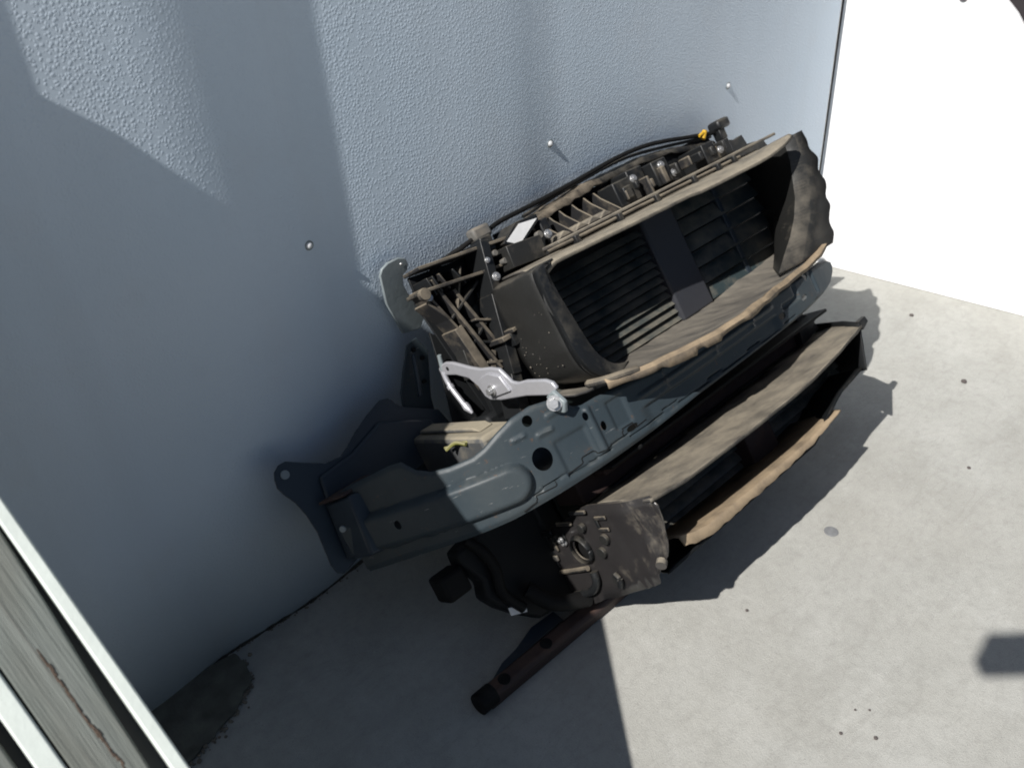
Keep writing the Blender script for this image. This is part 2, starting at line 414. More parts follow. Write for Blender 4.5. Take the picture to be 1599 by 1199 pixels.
# ------------------------------------------------------------------ unseen post added behind the camera so its arm casts the block shadow at right
post = empty('shadow_post', (-0.64 + .27, -1.285 - .28, 0), (0, 0, math.radians(45))); tag(post, 'added post behind the camera with an arm that casts the block shadow', 'post')
def wbox_s(x0, x1, y0, y1, z0, z1):
    return prism_s([(x0, y0, z0), (x1, y0, z0), (x1, y1, z0), (x0, y1, z0)], (0, 0, z1 - z0))
v, f = wbox_s(-0.04, 0.04, -0.04, 0.04, 0, 2.3); mk('upright', v, f, M_wood, post, bevel=0.004)
v, f = wbox_s(-0.02, 0.02, 0.04, 0.362, 2.055, 2.145); mk('shadow_arm', v, f, M_wood, post, bevel=0.004)

# ------------------------------------------------------------------ car front end module
root = empty('car_front_end_module', (X0, -0.45, 0), (-TH, 0, 0))
tag(root, 'car front end with grey bumper beam and dusty black air ducts leaning on the wall', 'car part')

# ---- bumper beam : one pressed steel channel swept back at the left
BC = [(.575, -.045), (.60, 0.0), (.66, .10), (.72, .18), (.80, .24), (.90, .283), (1.03, .308), (1.2, .318), (1.4, .316), (1.6, .305), (1.7, .290), (1.775, .274)]
bc = spline([(a, b, 0) for a, b in BC], 40)
TOP = [(.56, .452), (.60, .466), (.65, .472), (.664, .470), (.675, .446), (.69, .433), (.712, .428), (.745, .427), (.765, .433), (.79, .446), (.82, .458), (.855, .462), (.885, .456), (.905, .443), (.925, .423), (.94, .418), (.97, .418), (1.03, .412), (1.10, .402), (1.45, .396), (1.52, .390), (1.66, .390), (1.72, .390), (1.755, .384), (1.78, .370)]
BOT = [(.56, .300), (.757, .296), (.88, .302), (1.06, .309), (1.187, .316), (1.54, .320), (1.69, .327), (1.735, .334), (1.765, .350), (1.78, .366)]
def capsule(x, v, a, b, r):
    d = (b[0] - a[0], b[1] - a[1]); t = ((x - a[0]) * d[0] + (v - a[1]) * d[1]) / (d[0] ** 2 + d[1] ** 2); t = min(max(t, 0), 1)
    q = math.hypot((x - a[0] - d[0] * t), v - a[1] - d[1] * t) / r
    return math.sqrt(max(0.0, 1 - q * q)) if q < 1 else 0.0
def rectf(x, v, x0, x1, v0, v1, e):
    return sm(x0 - e, x0 + e, x) * (1 - sm(x1 - e, x1 + e, x)) * sm(v0 - e, v0 + e, v) * (1 - sm(v1 - e, v1 + e, v))
def beam_disp(x, v):
    d = 0.0
    c = capsule(x, v, (.56, .372), (.775, .354), .036)
    d += 0.017 * sm(0, .75, c)
    d -= 0.004 * rectf(x, v, .865, .927, .318, .385, .004)
    d += 0.006 * rectf(x, v, .938, .948, .325, .412, .004)
    d -= 0.004 * rectf(x, v, .982, 1.02, .345, .40, .003)
    d += 0.004 * rectf(x, v, .845, .875, .405, .412, .003) + 0.004 * rectf(x, v, .872, .90, .428, .435, .003)
    d += 0.004 * rectf(x, v, .805, .83, .418, .424, .003)
    d -= 0.006 * sm(1.04, 1.07, x) * (1 - sm(1.47, 1.49, x)) * (1 - sm(.352, .358, v))
    d += 0.004 * sm(1.04, 1.07, x) * (1 - sm(1.47, 1.49, x)) * rectf(x, v, 1.0, 1.6, .372, .38, .003)
    for xc in (1.12, 1.27, 1.40): d += 0.004 * rectf(x, v, xc - .004, xc + .004, .36, .42, .003)
    d -= 0.007 * rectf(x, v, 1.515, 1.585, .352, .40, .003) * (1 - rectf(x, v, 1.50, 1.572, .364, .42, .003))
    d -= 0.006 * rectf(x, v, 1.655, 1.668, .34, .42, .003)
    # lapped seam that steps along the lower edge
    vs_ = .318 + .006 * (int(x * 22) % 3 == 0) + 0.005 * sm(.85, 1.0, x)
    if x > .80: d -= 0.005 * (sm(vs_ - .0025, vs_ - .0005, v) * (1 - sm(vs_ + .0005, vs_ + .0025, v)))
    return d
rows = []
NV = 46
cols = bc[::1]
for i, p in enumerate(cols):
    a = cols[max(i - 1, 0)]; b = cols[min(i + 1, len(cols) - 1)]
    t = Vector((b.x - a.x, b.y - a.y)).normalized(); nrm = Vector((-t.y, t.x))       # outwards (to the front)
    x, n = p.x, p.y; vt = interp(TOP, x); vb = interp(BOT, x); r = []
    for k in (3, 2, 1):                                                                # lower return flange, turned to the back
        r.append(L(x - nrm.x * .013 * k, vb + .002, n - nrm.y * .013 * k))
    for j in range(NV + 1):
        vv = lerp(vb, vt, j / NV); d = beam_disp(x, vv) * sm(0, .1, j / NV) * (1 - sm(.9, 1, j / NV))
        e = min(j, NV - j) / NV
        d -= 0.004 * (1 - sm(0, .06, e))
        r.append(L(x + nrm.x * d, vv, n + nrm.y * d))
    rows.append(r)
beam = loft('bumper_beam', rows, M_steel, root, thick=0.003, smooth=50, offset=0)
# punched holes
cut = []
for hx, hv, rx, rv in ((.836, .369, .0185, .0215), (.841, .441, .0095, .0105), (.962, .366, .006, .009), (.935, .398, .005, .008), (.636, .370, .007, .009), (1.635, .386, .008, .012), (1.60, .348, .012, .007), (1.50, .345, .012, .007), (1.01, .335, .014, .006)):
    k = min(range(len(cols)), key=lambda q: abs(cols[q].x - hx)); p = cols[k]; a = cols[k - 1]; b = cols[k + 1]
    t = Vector((b.x - a.x, b.y - a.y)).normalized(); nrm = Vector((-t.y, t.x)); ring = []
    for j in range(24):
        q = 2 * math.pi * j / 24
        ring.append(L(p.x + t.x * rx * math.cos(q) - nrm.x * .03, hv + rv * math.sin(q), p.y + t.y * rx * math.cos(q) - nrm.y * .03))
    cut.append(prism_s(ring, L(X0 + nrm.x * .07, 0, nrm.y * .07)))
v, f = join_shapes(cut); cutter = mk('cutter', v, f, M_steel, root, smooth=0)
bo = beam.modifiers.new('holes', 'BOOLEAN'); bo.object = cutter; bo.operation = 'DIFFERENCE'; bo.solver = 'EXACT'
dg = bpy.context.evaluated_depsgraph_get(); nm = bpy.data.meshes.new_from_object(beam.evaluated_get(dg))
beam.modifiers.clear(); beam.data = nm
bpy.data.objects.remove(cutter)
# inner channel so the holes look into a dark hollow
rows = []
for p in cols[::6]:
    rows.append([L(p.x + 0.02, interp(BOT, p.x) + .004, p.y - .06), L(p.x + 0.02, min(interp(TOP, p.x), .425) - .012, p.y - .06)])
loft('beam_backing', rows[18:], M_bluedk, root, thick=0.003)
def on_beam(x, v, off=.0016):
    k = min(range(1, len(cols) - 1), key=lambda q: abs(cols[q].x - x)); p = cols[k]; a = cols[k - 1]; b = cols[k + 1]
    t = Vector((b.x - a.x, b.y - a.y)).normalized(); d = off + beam_disp(p.x, v)
    return L(p.x - t.y * d, v, p.y + t.x * d)
seam = [(.775, .300), (.800, .306), (.803, .316), (.838, .315), (.841, .325), (.872, .323), (.895, .326), (.899, .336), (.924, .336), (.928, .328), (.955, .327), (.985, .329), (.990, .343), (1.015, .343), (1.02, .332), (1.05, .334)]
pts = []
for a, b in zip(seam, seam[1:]):
    for q in range(5): pts.append(on_beam(lerp(a[0], b[0], q / 5), lerp(a[1], b[1], q / 5)))
tube('lap_seam', pts, .0011, M_glue, beam, 6)
for x0, v0, x1, v1 in ((.845, .4015, .873, .4035), (.874, .4255, .898, .4265), (.806, .4145, .829, .4155), (.862, .317, .862, .385), (.93, .34, .93, .40), (.979, .35, .981, .40), (.98, .402, 1.018, .402)):
    tube('pressed_line', [on_beam(lerp(x0, x1, q / 6), lerp(v0, v1, q / 6), .0006) for q in range(7)], .0008, M_bluedk, beam, 6)

# ---- crash can, mounting flange, brackets at the wall side
flange_pts = [(.506, .535), (.512, .548), (.525, .556), (.54, .556), (.565, .54), (.606, .516), (.64, .513), (.66, .522), (.69, .54), (.725, .556), (.765, .570), (.785, .566), (.80, .54), (.84, .515), (.875, .495), (.885, .46), (.88, .40), (.87, .34), (.84, .315), (.66, .30), (.60, .318), (.575, .328), (.555, .322), (.538, .318), (.527, .326), (.523, .345), (.526, .375), (.53, .41), (.527, .45), (.52, .48), (.508, .505), (.503, .52)]
fl = prism('mounting_flange', [L(a, b, -.07) for a, b in flange_pts], L(X0, 0, .005), M_bluedk, root, bevel=0.0018)
v, f = tube_s([L(.527, .535, -.066), L(.527, .535, -.062)], .0085, 16); mk('washer', v, f, M_plate, fl, smooth=40)
v, f = tube_s([L(.735, .525, -.066), L(.735, .525, -.062)], .007, 16); mk('washer', v, f, M_plate, fl, smooth=40)
# embossed step in the flange
prism('stiffening_fold', [L(a, b, -.065) for a, b in ((.58, .50), (.66, .508), (.74, .535), (.80, .51), (.845, .485), (.85, .42), (.62, .40), (.57, .44))], L(X0, 0, .010), M_bluedk, fl, bevel=0.006)
can = prism('crash_can', [L(.552, .335, -.06), L(.63, .325, -.06), L(.635, .445, -.06), L(.565, .452, -.06)], L(X0 + .02, 0, .075), M_bluedk, root, bevel=0.006)
v, f = tube_s([L(.552, .405, .004), L(.549, .405, .006)], .006, 12); mk('bolt', v, f, M_plate, can)
prism('dust_ledge', [L(.553, .4535, -.055), L(.66, .4535, -.055), L(.66, .4535, .005), L(.58, .4535, .005)], L(X0, .006, 0), M_rust, can, bevel=0.002)
prism('inner_crash_can', [L(.785, .35, -.064), L(.785, .472, -.064), L(.775, .448, .205), L(.775, .35, .205)], L(X0 + .075, 0, 0), M_tube, root, bevel=0.009)
prism('can_rib', [L(.80, .473, -.05), L(.80, .480, -.04), L(.80, .462, .15), L(.80, .452, .17)], L(X0 + .035, 0, 0), M_tube, root, bevel=0.003)
# end plate and bolt boss at the swept end of the beam
v, f = tube_s([L(.652, .372, .062), L(.636, .372, .075)], .013, 18); mk('boss_ring', v, f, M_bluedk, beam, smooth=40)
# grey bracket flat on the wall
br = [(590, 430)]
BR = [(.851, .636), (.864, .643), (.906, .639), (.92, .630), (.925, .622), (.919, .609), (.907, .607), (.905, .589), (.916, .560), (.951, .515), (.954, .505), (.942, .489), (.935, .465), (.90, .455), (.884, .480), (.862, .588)]
WY = -0.028
def wl_pt(x, y, z): a = Lw(x, y, z); return L(*a)
# bracket outline given as (x along wall, height), lying in the plane of the wall
BRz = [(.846, .662), (.853, .674), (.868, .681), (.894, .682), (.911, .674), (.915, .662), (.911, .648), (.899, .643), (.896, .622), (.906, .596), (.940, .565), (.944, .549), (.934, .528), (.922, .510), (.878, .517), (.850, .598)]
prism('wall_bracket', [wl_pt(a, WY, b) for a, b in BRz], wl_pt(0, -.45 + .006, 0) - wl_pt(0, -.45, 0), M_plate, root, bevel=0.002)
v, f = dome_s(wl_pt(.897, WY - .001, .668), wl_pt(0, -1, 0) - wl_pt(0, 0, 0), .0035, .003); mk('rivet', v, f, M_bolt, root)
LBl = [(.888, .648), (.862, .643), (.849, .620), (.833, .595), (.816, .563), (.811, .538), (.821, .521), (.851, .500), (.88, .488), (.881, .523), (.898, .583), (.907, .612)]
def lbz(a, b): return -.06 - (.643 - b) * .55
lb = prism('lower_bracket', [L(a, b, -.045 - (.643 - b) * .35) for a, b in LBl], L(X0, 0, .006), M_steel, root, bevel=0.002)
for a, b in ((.872, .628), (.886, .605), (.874, .560)):
    v, f = tube_s([L(a, b, -.043 - (.643 - b) * .35 + .003), L(a, b, -.036 - (.643 - b) * .35 + .003)], .0045, 12); mk('bolt', v, f, M_glue, lb)
prism('lower_bracket_fold', [L(.858, .62, -.04), L(.866, .622, -.04), L(.846, .54, -.055), L(.838, .538, -.055)], L(X0, 0, .012), M_bluedk, lb, bevel=0.003)
prism('side_panel', [L(a, b, -.03) for a, b in ((.914, .645), (.945, .612), (.95, .44), (.865, .45), (.885, .52), (.902, .585))], L(X0, 0, .004), M_dull, root)

# ---- silver latch arm bolted to the beam
ARM = [(.571, -.031), (.577, -.014), (.579, .004), (.574, .029), (.554, .08), (.545, .110), (.541, .144), (.534, .169), (.519, .179), (.504, .189), (.499, .206), (.499, .233), (.491, .285), (.483, .302), (.470, .307), (.460, .285), (.470, .214), (.474, .132), (.480, .096), (.490, .084), (.512, .078), (.533, .060), (.547, .023), (.553, -.012), (.560, -.030)]
arm = prism('latch_arm', [L(.896, a, b) for a, b in ARM], L(X0 + .009, 0, 0), M_silver, root, bevel=0.0035, seg=3)
AX = Vector((-1, 0, 0))
def cyl(name, c, ax, r, h, mat, par, k=16):
    c = Vector(c); ax = Vector(ax).normalized(); v, f = tube_s([c, c + ax * h], r, k); return mk(name, v, f, mat, par, smooth=40, bevel=0.0008)
prism('raised_pad', [L(.897, a, b) for a, b in ((.528, .10), (.533, .135), (.521, .168), (.488, .178), (.484, .11), (.495, .098))], L(X0 - .006, 0, 0), M_silver, arm, bevel=0.002)
bolt('bolt', L(.891, .500, .128), AX, .0075, .012, M_bolt, arm)
cyl('dark_pivot_disc', L(.8965, .565, .004), AX, .0048, .0006, M_glue, arm)  # thin dark disc drawn for the shade inside a hole
prism('end_tab', [L(.89, .470, .300), L(.89, .462, .275), L(.89, .430, .285), L(.89, .425, .305), L(.89, .445, .318)], L(X0 + .01, 0, 0), M_plate, arm, bevel=0.003)
bolt('bolt', L(.885, .449, .299), (-.72, -.68, 0.1), .0095, .013, M_bolt, arm)
tube('stud', [L(.90, .566, -.020), L(.90, .596, -.008)], [.0055, .0045], M_plate, arm, 10)
tube('link_rod', spline([L(.898, .562, -.020), L(.897, .540, -.020), L(.896, .520, -.014), L(.896, .500, -.006), L(.896, .482, .001)], 6), .0058, M_silver, arm, 12)
tube('rod_collar', [L(.8965, .532, -.018), L(.8962, .524, -.016)], .0078, M_silver, arm, 12)
tube('rod_tip', [L(.896, .486, .001), L(.896, .478, .005), L(.896, .464, .014)], [.0075, .0085, .003], M_silver, arm, 10)

# ---- radiator and carrier
rad = box('radiator_core', .955, 1.90, .09, .655, -.05, .05, M_fin, root, 0.004)
box('radiator_tank', .90, .955, .10, .45, -.045, .045, M_dull, root, 0.01)
carrier = box('radiator_carrier', .925, 1.95, .43, .690, .030, .045, M_dull, root, 0.002)
def rib(name, a, b, w, n0, n1, mat, par=carrier):
    v, f = rib_s(a, b, w, n0, n1); return mk(name, v, f, mat, par, bevel=0.0015)
# left truss (the web is open, the wall shows through at its upper left)
rib('ledge', (.884, .764), (1.15, .741), .007, .03, .098, M_dusty)
rib('ledge', (.868, .722), (1.012, .705), .007, .03, .100, M_dusty)
rib('ledge', (1.012, .705), (1.14, .694), .006, .03, .105, M_dusty)
rib('back_web', (.89, .742), (1.14, .722), .034, .028, .034, M_dull)
rib('back_web', (.915, .715), (.955, .45), .07, .026, .031, M_dull)
prism('truss_panel', [L(a, b, .022) for a, b in ((.895, .742), (1.06, .735), (1.03, .60), (.985, .43), (.93, .43), (.925, .55), (.908, .62))], L(X0, 0, .004), M_dull, carrier)
rib('post', (1.036, .76), (1.010, .655), .020, .045, .115, M_black)
rib('post', (1.010, .658), (.972, .500), .022, .045, .110, M_black)
rib('post', (.972, .502), (.950, .42), .024, .04, .105, M_black)
rib('strut', (.878, .728), (.912, .63), .006, .03, .085, M_dusty)
rib('strut', (.912, .632), (.932, .50), .020, .03, .085, M_dusty)
rib('strut', (.876, .70), (.905, .652), .006, .03, .085, M_dusty)
rib('strut', (.905, .735), (.962, .52), .008, .035, .085, M_dusty)
rib('strut', (1.008, .695), (.905, .648), .006, .035, .080, M_black)
rib('strut', (.945, .70), (.985, .560), .008, .035, .080, M_dusty)
rib('strut', (.99, .62), (.925, .585), .006, .035, .078, M_black)
rib('strut', (.965, .56), (.93, .50), .012, .035, .08, M_dusty)
rib('web_wall', (.895, .742), (.900, .705), .004, .03, .09, M_black)
rib('web_wall', (.908, .741), (.915, .705), .004, .03, .09, M_black)
rib('clip_step', (.965, .572), (.988, .572), .010, .05, .125, M_dusty)
rib('clip_step', (.985, .580), (1.03, .584), .008, .05, .14, M_dusty)
rib('clip_step', (.985, .563), (1.03, .567), .026, .05, .128, M_black)
rib('strut', (.93, .655), (.985, .735), .004, .035, .078, M_dusty)
rib('strut', (.955, .63), (1.0, .61), .005, .035, .085, M_dusty)
rib('strut', (.94, .59), (.99, .565), .005, .035, .082, M_black)
rib('strut', (.935, .545), (.975, .53), .006, .035, .085, M_dusty)
rib('strut', (.915, .60), (.905, .53), .010, .035, .07, M_cheek)
rib('strut', (.925, .74), (.935, .705), .004, .03, .088, M_dusty)
rib('strut', (.96, .737), (.975, .70), .004, .03, .085, M_black)
bolt('bolt', L(.882, .707, .088), (0, -1, 0), .005, .006, M_bolt, carrier)
bolt('bolt', L(1.022, .686, .117), (0, -1, 0), .006, .007, M_bolt, carrier)
bolt('bolt', L(1.020, .722, .117), (0, -1, 0), .004, .006, M_bolt, carrier)
cyl('bushing', L(.87, .716, .09), (0, -1, 0), .012, .012, M_dusty, carrier)
cyl('bushing', L(.975, .47, .10), (0, -1, 0), .010, .012, M_dusty, carrier)
for a, b in ((1.045, .728), (1.058, .706), (1.035, .665)): cyl('knob', L(a, b, .105), (0, -1, 0), .006, .014, M_grey, carrier, 12)
rib('cover_plate', (1.06, .708), (1.15, .700), .045, .07, .135, M_cheek)
# upper crossmember
up = box('upper_crossmember', 1.14, 1.90, .688, .695, .03, .19, M_shelf, root, 0.002)
box('rear_wall', 1.12, 1.86, .693, .765, .030, .036, M_dull, up, 0.001)
# top rail: ragged and dusty at the left, a dark cover from the latch to the right, falling away at the end
for nm_, xa, xb, mt_, wd in (('top_rail', 1.185, 1.425, M_rail, 1.0), ('top_cover', 1.428, 1.86, M_black, .62)):
    rows = []
    for i in range(41):
        x = lerp(xa, xb, i / 40); vt = interp([(1.18, .752), (1.23, .768), (1.40, .783), (1.60, .786), (1.72, .774), (1.86, .750)], x) + .003 * nz(x, 1, 40)
        rows.append([L(x, vt - .004, -.004), L(x, vt, .015), L(x, vt - .004 + .003 * nz(x, 2, 60), .045 * wd), L(x, vt - .009 + .005 * nz(x, 5, 45), .072 * wd), L(x, vt - .020 + .006 * nz(x, 8, 35), .078 * wd)])
    loft(nm_, rows, mt_, up, thick=0.004)
for x in (1.205, 1.237, 1.272, 1.312, 1.352, 1.385):
    v, f = prism_s([L(x, .695, .035), L(x, .755, .035), L(x, .752, .075), L(x, .735, .088), L(x + .004, .695, .13)], L(X0 + .004, 0, 0)); mk('rib', v, f, M_dusty, up, bevel=0.0008)
for i, x in enumerate((1.212, 1.262, 1.300, 1.338)):
    pts = [L(x - .02, .695, .135), L(x - .012, .704, .135), L(x, .709, .135), L(x + .012, .703, .135), L(x + .022, .695, .135)]
    prism('dirt_mound', pts, L(X0, 0, -.06), M_shelf, up, bevel=0.003)
def hbox(name, x0, x1, v0, v1, n0, n1, mat=M_black): return box(name, x0, x1, v0, v1, n0, n1, mat, up, 0.003)
hbox('latch_housing', 1.405, 1.475, .695, .752, .04, .12)
hbox('latch_housing', 1.478, 1.53, .695, .765, .04, .10)
hbox('latch_block', 1.535, 1.585, .700, .758, .04, .125)
hbox('latch_block', 1.590, 1.625, .695, .735, .04, .115)
hbox('latch_block', 1.72, 1.765, .695, .745, .04, .12)
hbox('latch_block', 1.77, 1.81, .695, .728, .04, .11, M_dusty)
hbox('catch', 1.42, 1.445, .705, .735, .118, .130)
hbox('catch', 1.545, 1.56, .70, .74, .122, .137, M_dusty)
hbox('catch', 1.50, 1.508, .69, .735, .10, .13, M_dusty)
for i in range(9):
    x = 1.42 + .045 * i + .01 * nz(i, 3, 3); w = .006 + .006 * random.random(); h0 = .70 + .02 * random.random()
    hbox('lug', x, x + w, h0, h0 + .012 + .015 * random.random(), .10, .128 + .01 * random.random(), random.choice((M_black, M_dusty, M_cheek)))
for a, b, n in ((1.468, .742, .122), (1.560, .743, .127), (1.775, .715, .122), (1.60, .715, .117), (1.175, .716, .13)): bolt('bolt', L(a, b, n), (0, -1, 0), .0062, .007, M_bolt, up)
cyl('knob', L(1.163, .722, .11), (0, -1, 0), .008, .012, M_grey, up, 12)
hbox('side_post', 1.192, 1.216, .695, .750, .04, .10)
prism('sticker_bracket', [L(1.082, .737, .05), L(1.118, .716, .05), L(1.19, .750, .05), L(1.19, .764, .05), L(1.132, .766, .05)], L(X0, 0, .055), M_black, up)
prism('sticker', [L(1.09, .738, .1055), L(1.117, .722, .1055), L(1.15, .738, .1055), L(1.186, .755, .1055), L(1.137, .760, .1055)], L(X0, 0, .0012), M_label, up, bevel=0)
tube('edge_rod', [L(lerp(1.10, 1.735, i / 30), .684 + .0006 * nz(i, 1, 1) - .004 * i / 30, .195) for i in range(31)], .0042, M_dusty, up, 8)
for x in (1.17, 1.30, 1.42, 1.55, 1.64, 1.70): box('rod_clip', x, x + .012, .672, .690, .185, .207, M_black, up, 0.002)
# right hand end tabs
for pts in (((1.845, .725), (1.885, .735), (1.925, .722), (1.958, .726), (1.964, .700), (1.94, .66), (1.845, .66)), ((1.955, .700), (2.03, .692), (2.045, .655), (1.98, .62), (1.93, .66))):
    prism('end_tab', [L(a, b, .055) for a, b in pts], L(X0, 0, -.02), M_black, up)
hbox('end_block', 1.82, 1.86, .695, .735, .03, .09)
# cable along the wall side with its clips
cab = spline([L(1.10, .776, .055), L(1.14, .783, .05), L(1.25, .787, .045), L(1.37, .793, .045), L(1.52, .803, .045), L(1.62, .802, .045), L(1.70, .792, .045), L(1.80, .772, .05), L(1.87, .760, .05)], 8)
tube('release_cable', cab, .0052, M_glue, root, 10)
cab2 = spline([L(1.20, .772, .05), L(1.35, .786, .03), L(1.55, .796, .03), L(1.70, .782, .03), L(1.85, .755, .05)], 8)
tube('release_cable', cab2, .004, M_black, root, 8)
cab3 = spline([L(1.07, .775, .055), L(1.03, .768, .05), L(1.00, .764, .04), L(.965, .757, .04), L(.935, .750, .05)], 6)
tube('release_cable', cab3, .0055, M_glue, root, 8)
box('cable_clip', 1.052, 1.098, .765, .792, .04, .07, M_grey, root, 0.006)
box('cable_clip', 1.868, 1.915, .760, .785, .035, .075, M_black, root, 0.007)
box('cable_clip', 1.872, 1.895, .735, .765, .04, .065, M_black, root, 0.003)
tube('yellow_tape', [L(1.818, .758, .052), L(1.832, .774, .056)], .0065, M_yellow, root, 8)
tube('yellow_tape', [L(1.805, .768, .056), L(1.822, .772, .058)], .004, M_yellow, root, 8)
hbox('cable_guide', 1.045, 1.075, .735, .768, .05, .09)

# ---- upper air duct
def ud_front(x): return interp([(.98, .258), (1.1, .268), (1.3, .282), (1.5, .298), (1.65, .316), (1.78, .325)], x)
duct = empty('upper_air_duct', (0, 0, 0)); duct.parent = root
rows = []
for i in range(81):
    x = lerp(1.015, 1.762, i / 80); xr = lerp(1.03, 1.85, i / 80); xm = lerp(xr, x, .55); nf = ud_front(x) + .0015 * nz(x, 3, 14)
    v0 = interp([(1.015, .652), (1.05, .664), (1.1, .664), (1.3, .660), (1.42, .659), (1.45, .655), (1.62, .654), (1.68, .656), (1.73, .663), (1.765, .674)], x)
    w = .0008 * nz(x, 9, 30)
    rows.append([L(xr, .676, .09), L(xr, .675, .16), L(xm, .672, .20), L(x, lerp(.672, v0, .6) + .003, lerp(.2, nf, .6)), L(x, v0 + .004 + w, nf - .006), L(x, v0 + w, nf), L(x, v0 - .005 + w, nf)])
loft('duct_roof', rows, M_shelf, duct, thick=0.004)
# left cheek: rolls from the roof down into the shelf
sec = spline([(1.05, .670, 0), (1.012, .667, 0), (1.000, .656, 0), (.998, .61, 0), (.999, .55, 0), (1.001, .50, 0), (1.010, .465, 0), (1.035, .437, 0), (1.08, .425, 0)], 6)
rows = []
for p in sec:
    r = []
    for k in range(9):
        n = lerp(.105, .262, k / 8); bul = .006 * math.sin(k / 8 * 3) + .003 * nz(p.y, n, 25)
        r.append(L(p.x + .02 * (1 - k / 8) * sm(.46, .44, p.y) - bul, p.y, n))
    rows.append(r)
loft('duct_cheek', rows, M_cheek, duct, thick=0.004)
rows = []
for p in sec[5:-2]:
    t = sm(.66, .44, p.y)
    rows.append([L(p.x - .004, p.y, .256), L(p.x, p.y, .268), L(p.x + .014, p.y - .002, .270), L(p.x + .026 + .016 * t, p.y + .004 * t, .262), L(p.x + .030 + .016 * t, p.y, .235)])
loft('duct_flange', rows, M_black, duct, thick=0.003)
for i in range(26):
    a = .478 + .13 * random.random(); b = .125 + .11 * random.random()
    v, f = dome_s(L(.9925, a, b), (-1, 0, 0), .0009 + .0014 * random.random() ** 2, .001); 
    if i == 0: sp = []
    sp.append((v, f))
v, f = join_shapes(sp); tag(mk('mud_splash', v, f, M_shelf, duct), None, None, None, 'stuff')
# shelf
def sh_front(x): return interp([(.955, .345), (1.05, .385), (1.2, .410), (1.3, .408), (1.4, .382), (1.48, .345), (1.55, .326), (1.65, .306), (1.72, .298), (1.80, .288)], x)
def sh_v(x): return interp([(.955, .446), (1.0, .438), (1.05, .430), (1.2, .420), (1.35, .417), (1.5, .408), (1.65, .405), (1.72, .412), (1.80, .434)], x)
rows, lips = [], []
for i in range(121):
    x = lerp(.965, 1.80, i / 120); xf = x; xr = lerp(1.03, 1.88, i / 120)
    nf = sh_front(xf) + .0018 * nz(x, 4, 12) + .0012 * nz(x, 2, 70); vf = sh_v(xf) + .002 * nz(x, 8, 20)
    tear = .010 + .012 * max(0, nz(x, 11, 13)) + .010 * (sm(1.06, 1.08, x) - sm(1.14, 1.145, x)) + .006 * (sm(1.16, 1.165, x) - sm(1.20, 1.21, x))
    vr = interp([(1.03, .425), (1.3, .412), (1.55, .416), (1.88, .440)], xr)
    r = []
    for k in range(10):
        t = k / 9; bl = .005 * nz(x * 2, t * 1.7, 9) + .002 * nz(x * 3, t, 20)
        r.append(L(lerp(xr, xf, t), lerp(vr, vf, t) - .012 * math.sin(t * math.pi) + bl * (1 - t), lerp(.09, nf, t)))
    a = r[8]; b = r[9]; up_ = Vector((0, 0, .0032))
    lips.append([a.lerp(b, .35 + .4 * nz(x, 31, 12)) + Vector((0, 0, .0005)), a.lerp(b, .75) + up_, b + up_ * .8, L(xf, vf - .004, nf + .003), L(xf, vf - tear, nf + .001)])
    rows.append(r)
loft('duct_shelf', rows, M_smear, duct, thick=0.004)
loft('shelf_lip', lips, M_lip, duct, thick=0.003)
# corner curl where shelf and left cheek meet
tube('corner_roll', spline([L(.955, .449, .31), L(.972, .444, .345), L(1.0, .439, .362), L(1.03, .433, .372)], 5), [.004] + [.008] * 14 + [.004], M_dusty, duct, 10)
# right cheek with wavy outer fin
rows = []
for i in range(41):
    vv = lerp(.672, .412, i / 40)
    wv = (.006 * math.sin(i * .72) + .003 * nz(i, 3, .5)) * sm(0, .25, i / 40)
    xo = interp([(.412, 1.785), (.445, 1.80), (.47, 1.812), (.53, 1.842), (.60, 1.850), (.672, 1.842)], vv) + wv
    xi = interp([(.412, 1.60), (.445, 1.65), (.47, 1.69), (.50, 1.728), (.54, 1.762), (.62, 1.80), (.672, 1.81)], vv)
    rows.append([L(1.86, vv, .09), L(lerp(1.86, xi, .6), vv, .18), L(xi, vv, .268), L(lerp(xi, xo, .35), vv, .288), L(xo, vv, .296)])
loft('duct_cheek', rows, M_cheek, duct, thick=0.004)
0 and prism('fin_foot', [L(1.745, .452, .31), L(1.80, .448, .31), L(1.825, .455, .30), L(1.815, .475, .29), L(1.76, .470, .30)], L(X0, -.016, 0), M_shelf, duct, bevel=0.004)
# shutter: frame, divider and louvre vanes
sh = box('shutter_frame', 1.0, 1.87, .405, .675, .055, .062, M_dull, root, 0.002)
box('divider', 1.425, 1.535, .41, .668, .062, .128, M_div, sh, 0.006)
box('divider_bar', 1.692, 1.706, .42, .668, .062, .118, M_bluedk, sh, 0.002)
def vane(name, x0, x1, v, w, n, tilt, par):
    pts = [L(x0, v - w / 2, n - tilt), L(x0, v + w / 2, n + tilt), L(x0, v + w / 2 - .003, n + tilt + .004), L(x0, v - w / 2 - .002, n - tilt + .003)]
    return prism(name, pts, L(X0 + x1 - x0, 0, 0), M_vane, par, bevel=0.0008)
for i in range(12): vane('louvre_vane', 1.04, 1.425, .425 + .0188 * i, .013, .112, -.006, sh)
for i in range(6): vane('louvre_vane', 1.535, 1.84, .435 + .040 * i, .034, .110, -.007, sh)

# ---- lower crossmember (dark, between the beam and the lower duct)
box('lower_crossmember', .95, 1.74, .215, .295, .06, .15, M_rust, root, 0.006)
lc = box('lower_crossmember_lip', 1.0, 1.775, .262, .270, .14, .215, M_dull, root, 0.002)
box('ridge', 1.0, 1.76, .25, .262, .150, .185, M_rust, lc, 0.003)
prism('end_tab', [L(1.72, .285, .15), L(1.765, .270, .15), L(1.78, .225, .15), L(1.70, .215, .15)], L(X0, 0, .02), M_black, root)

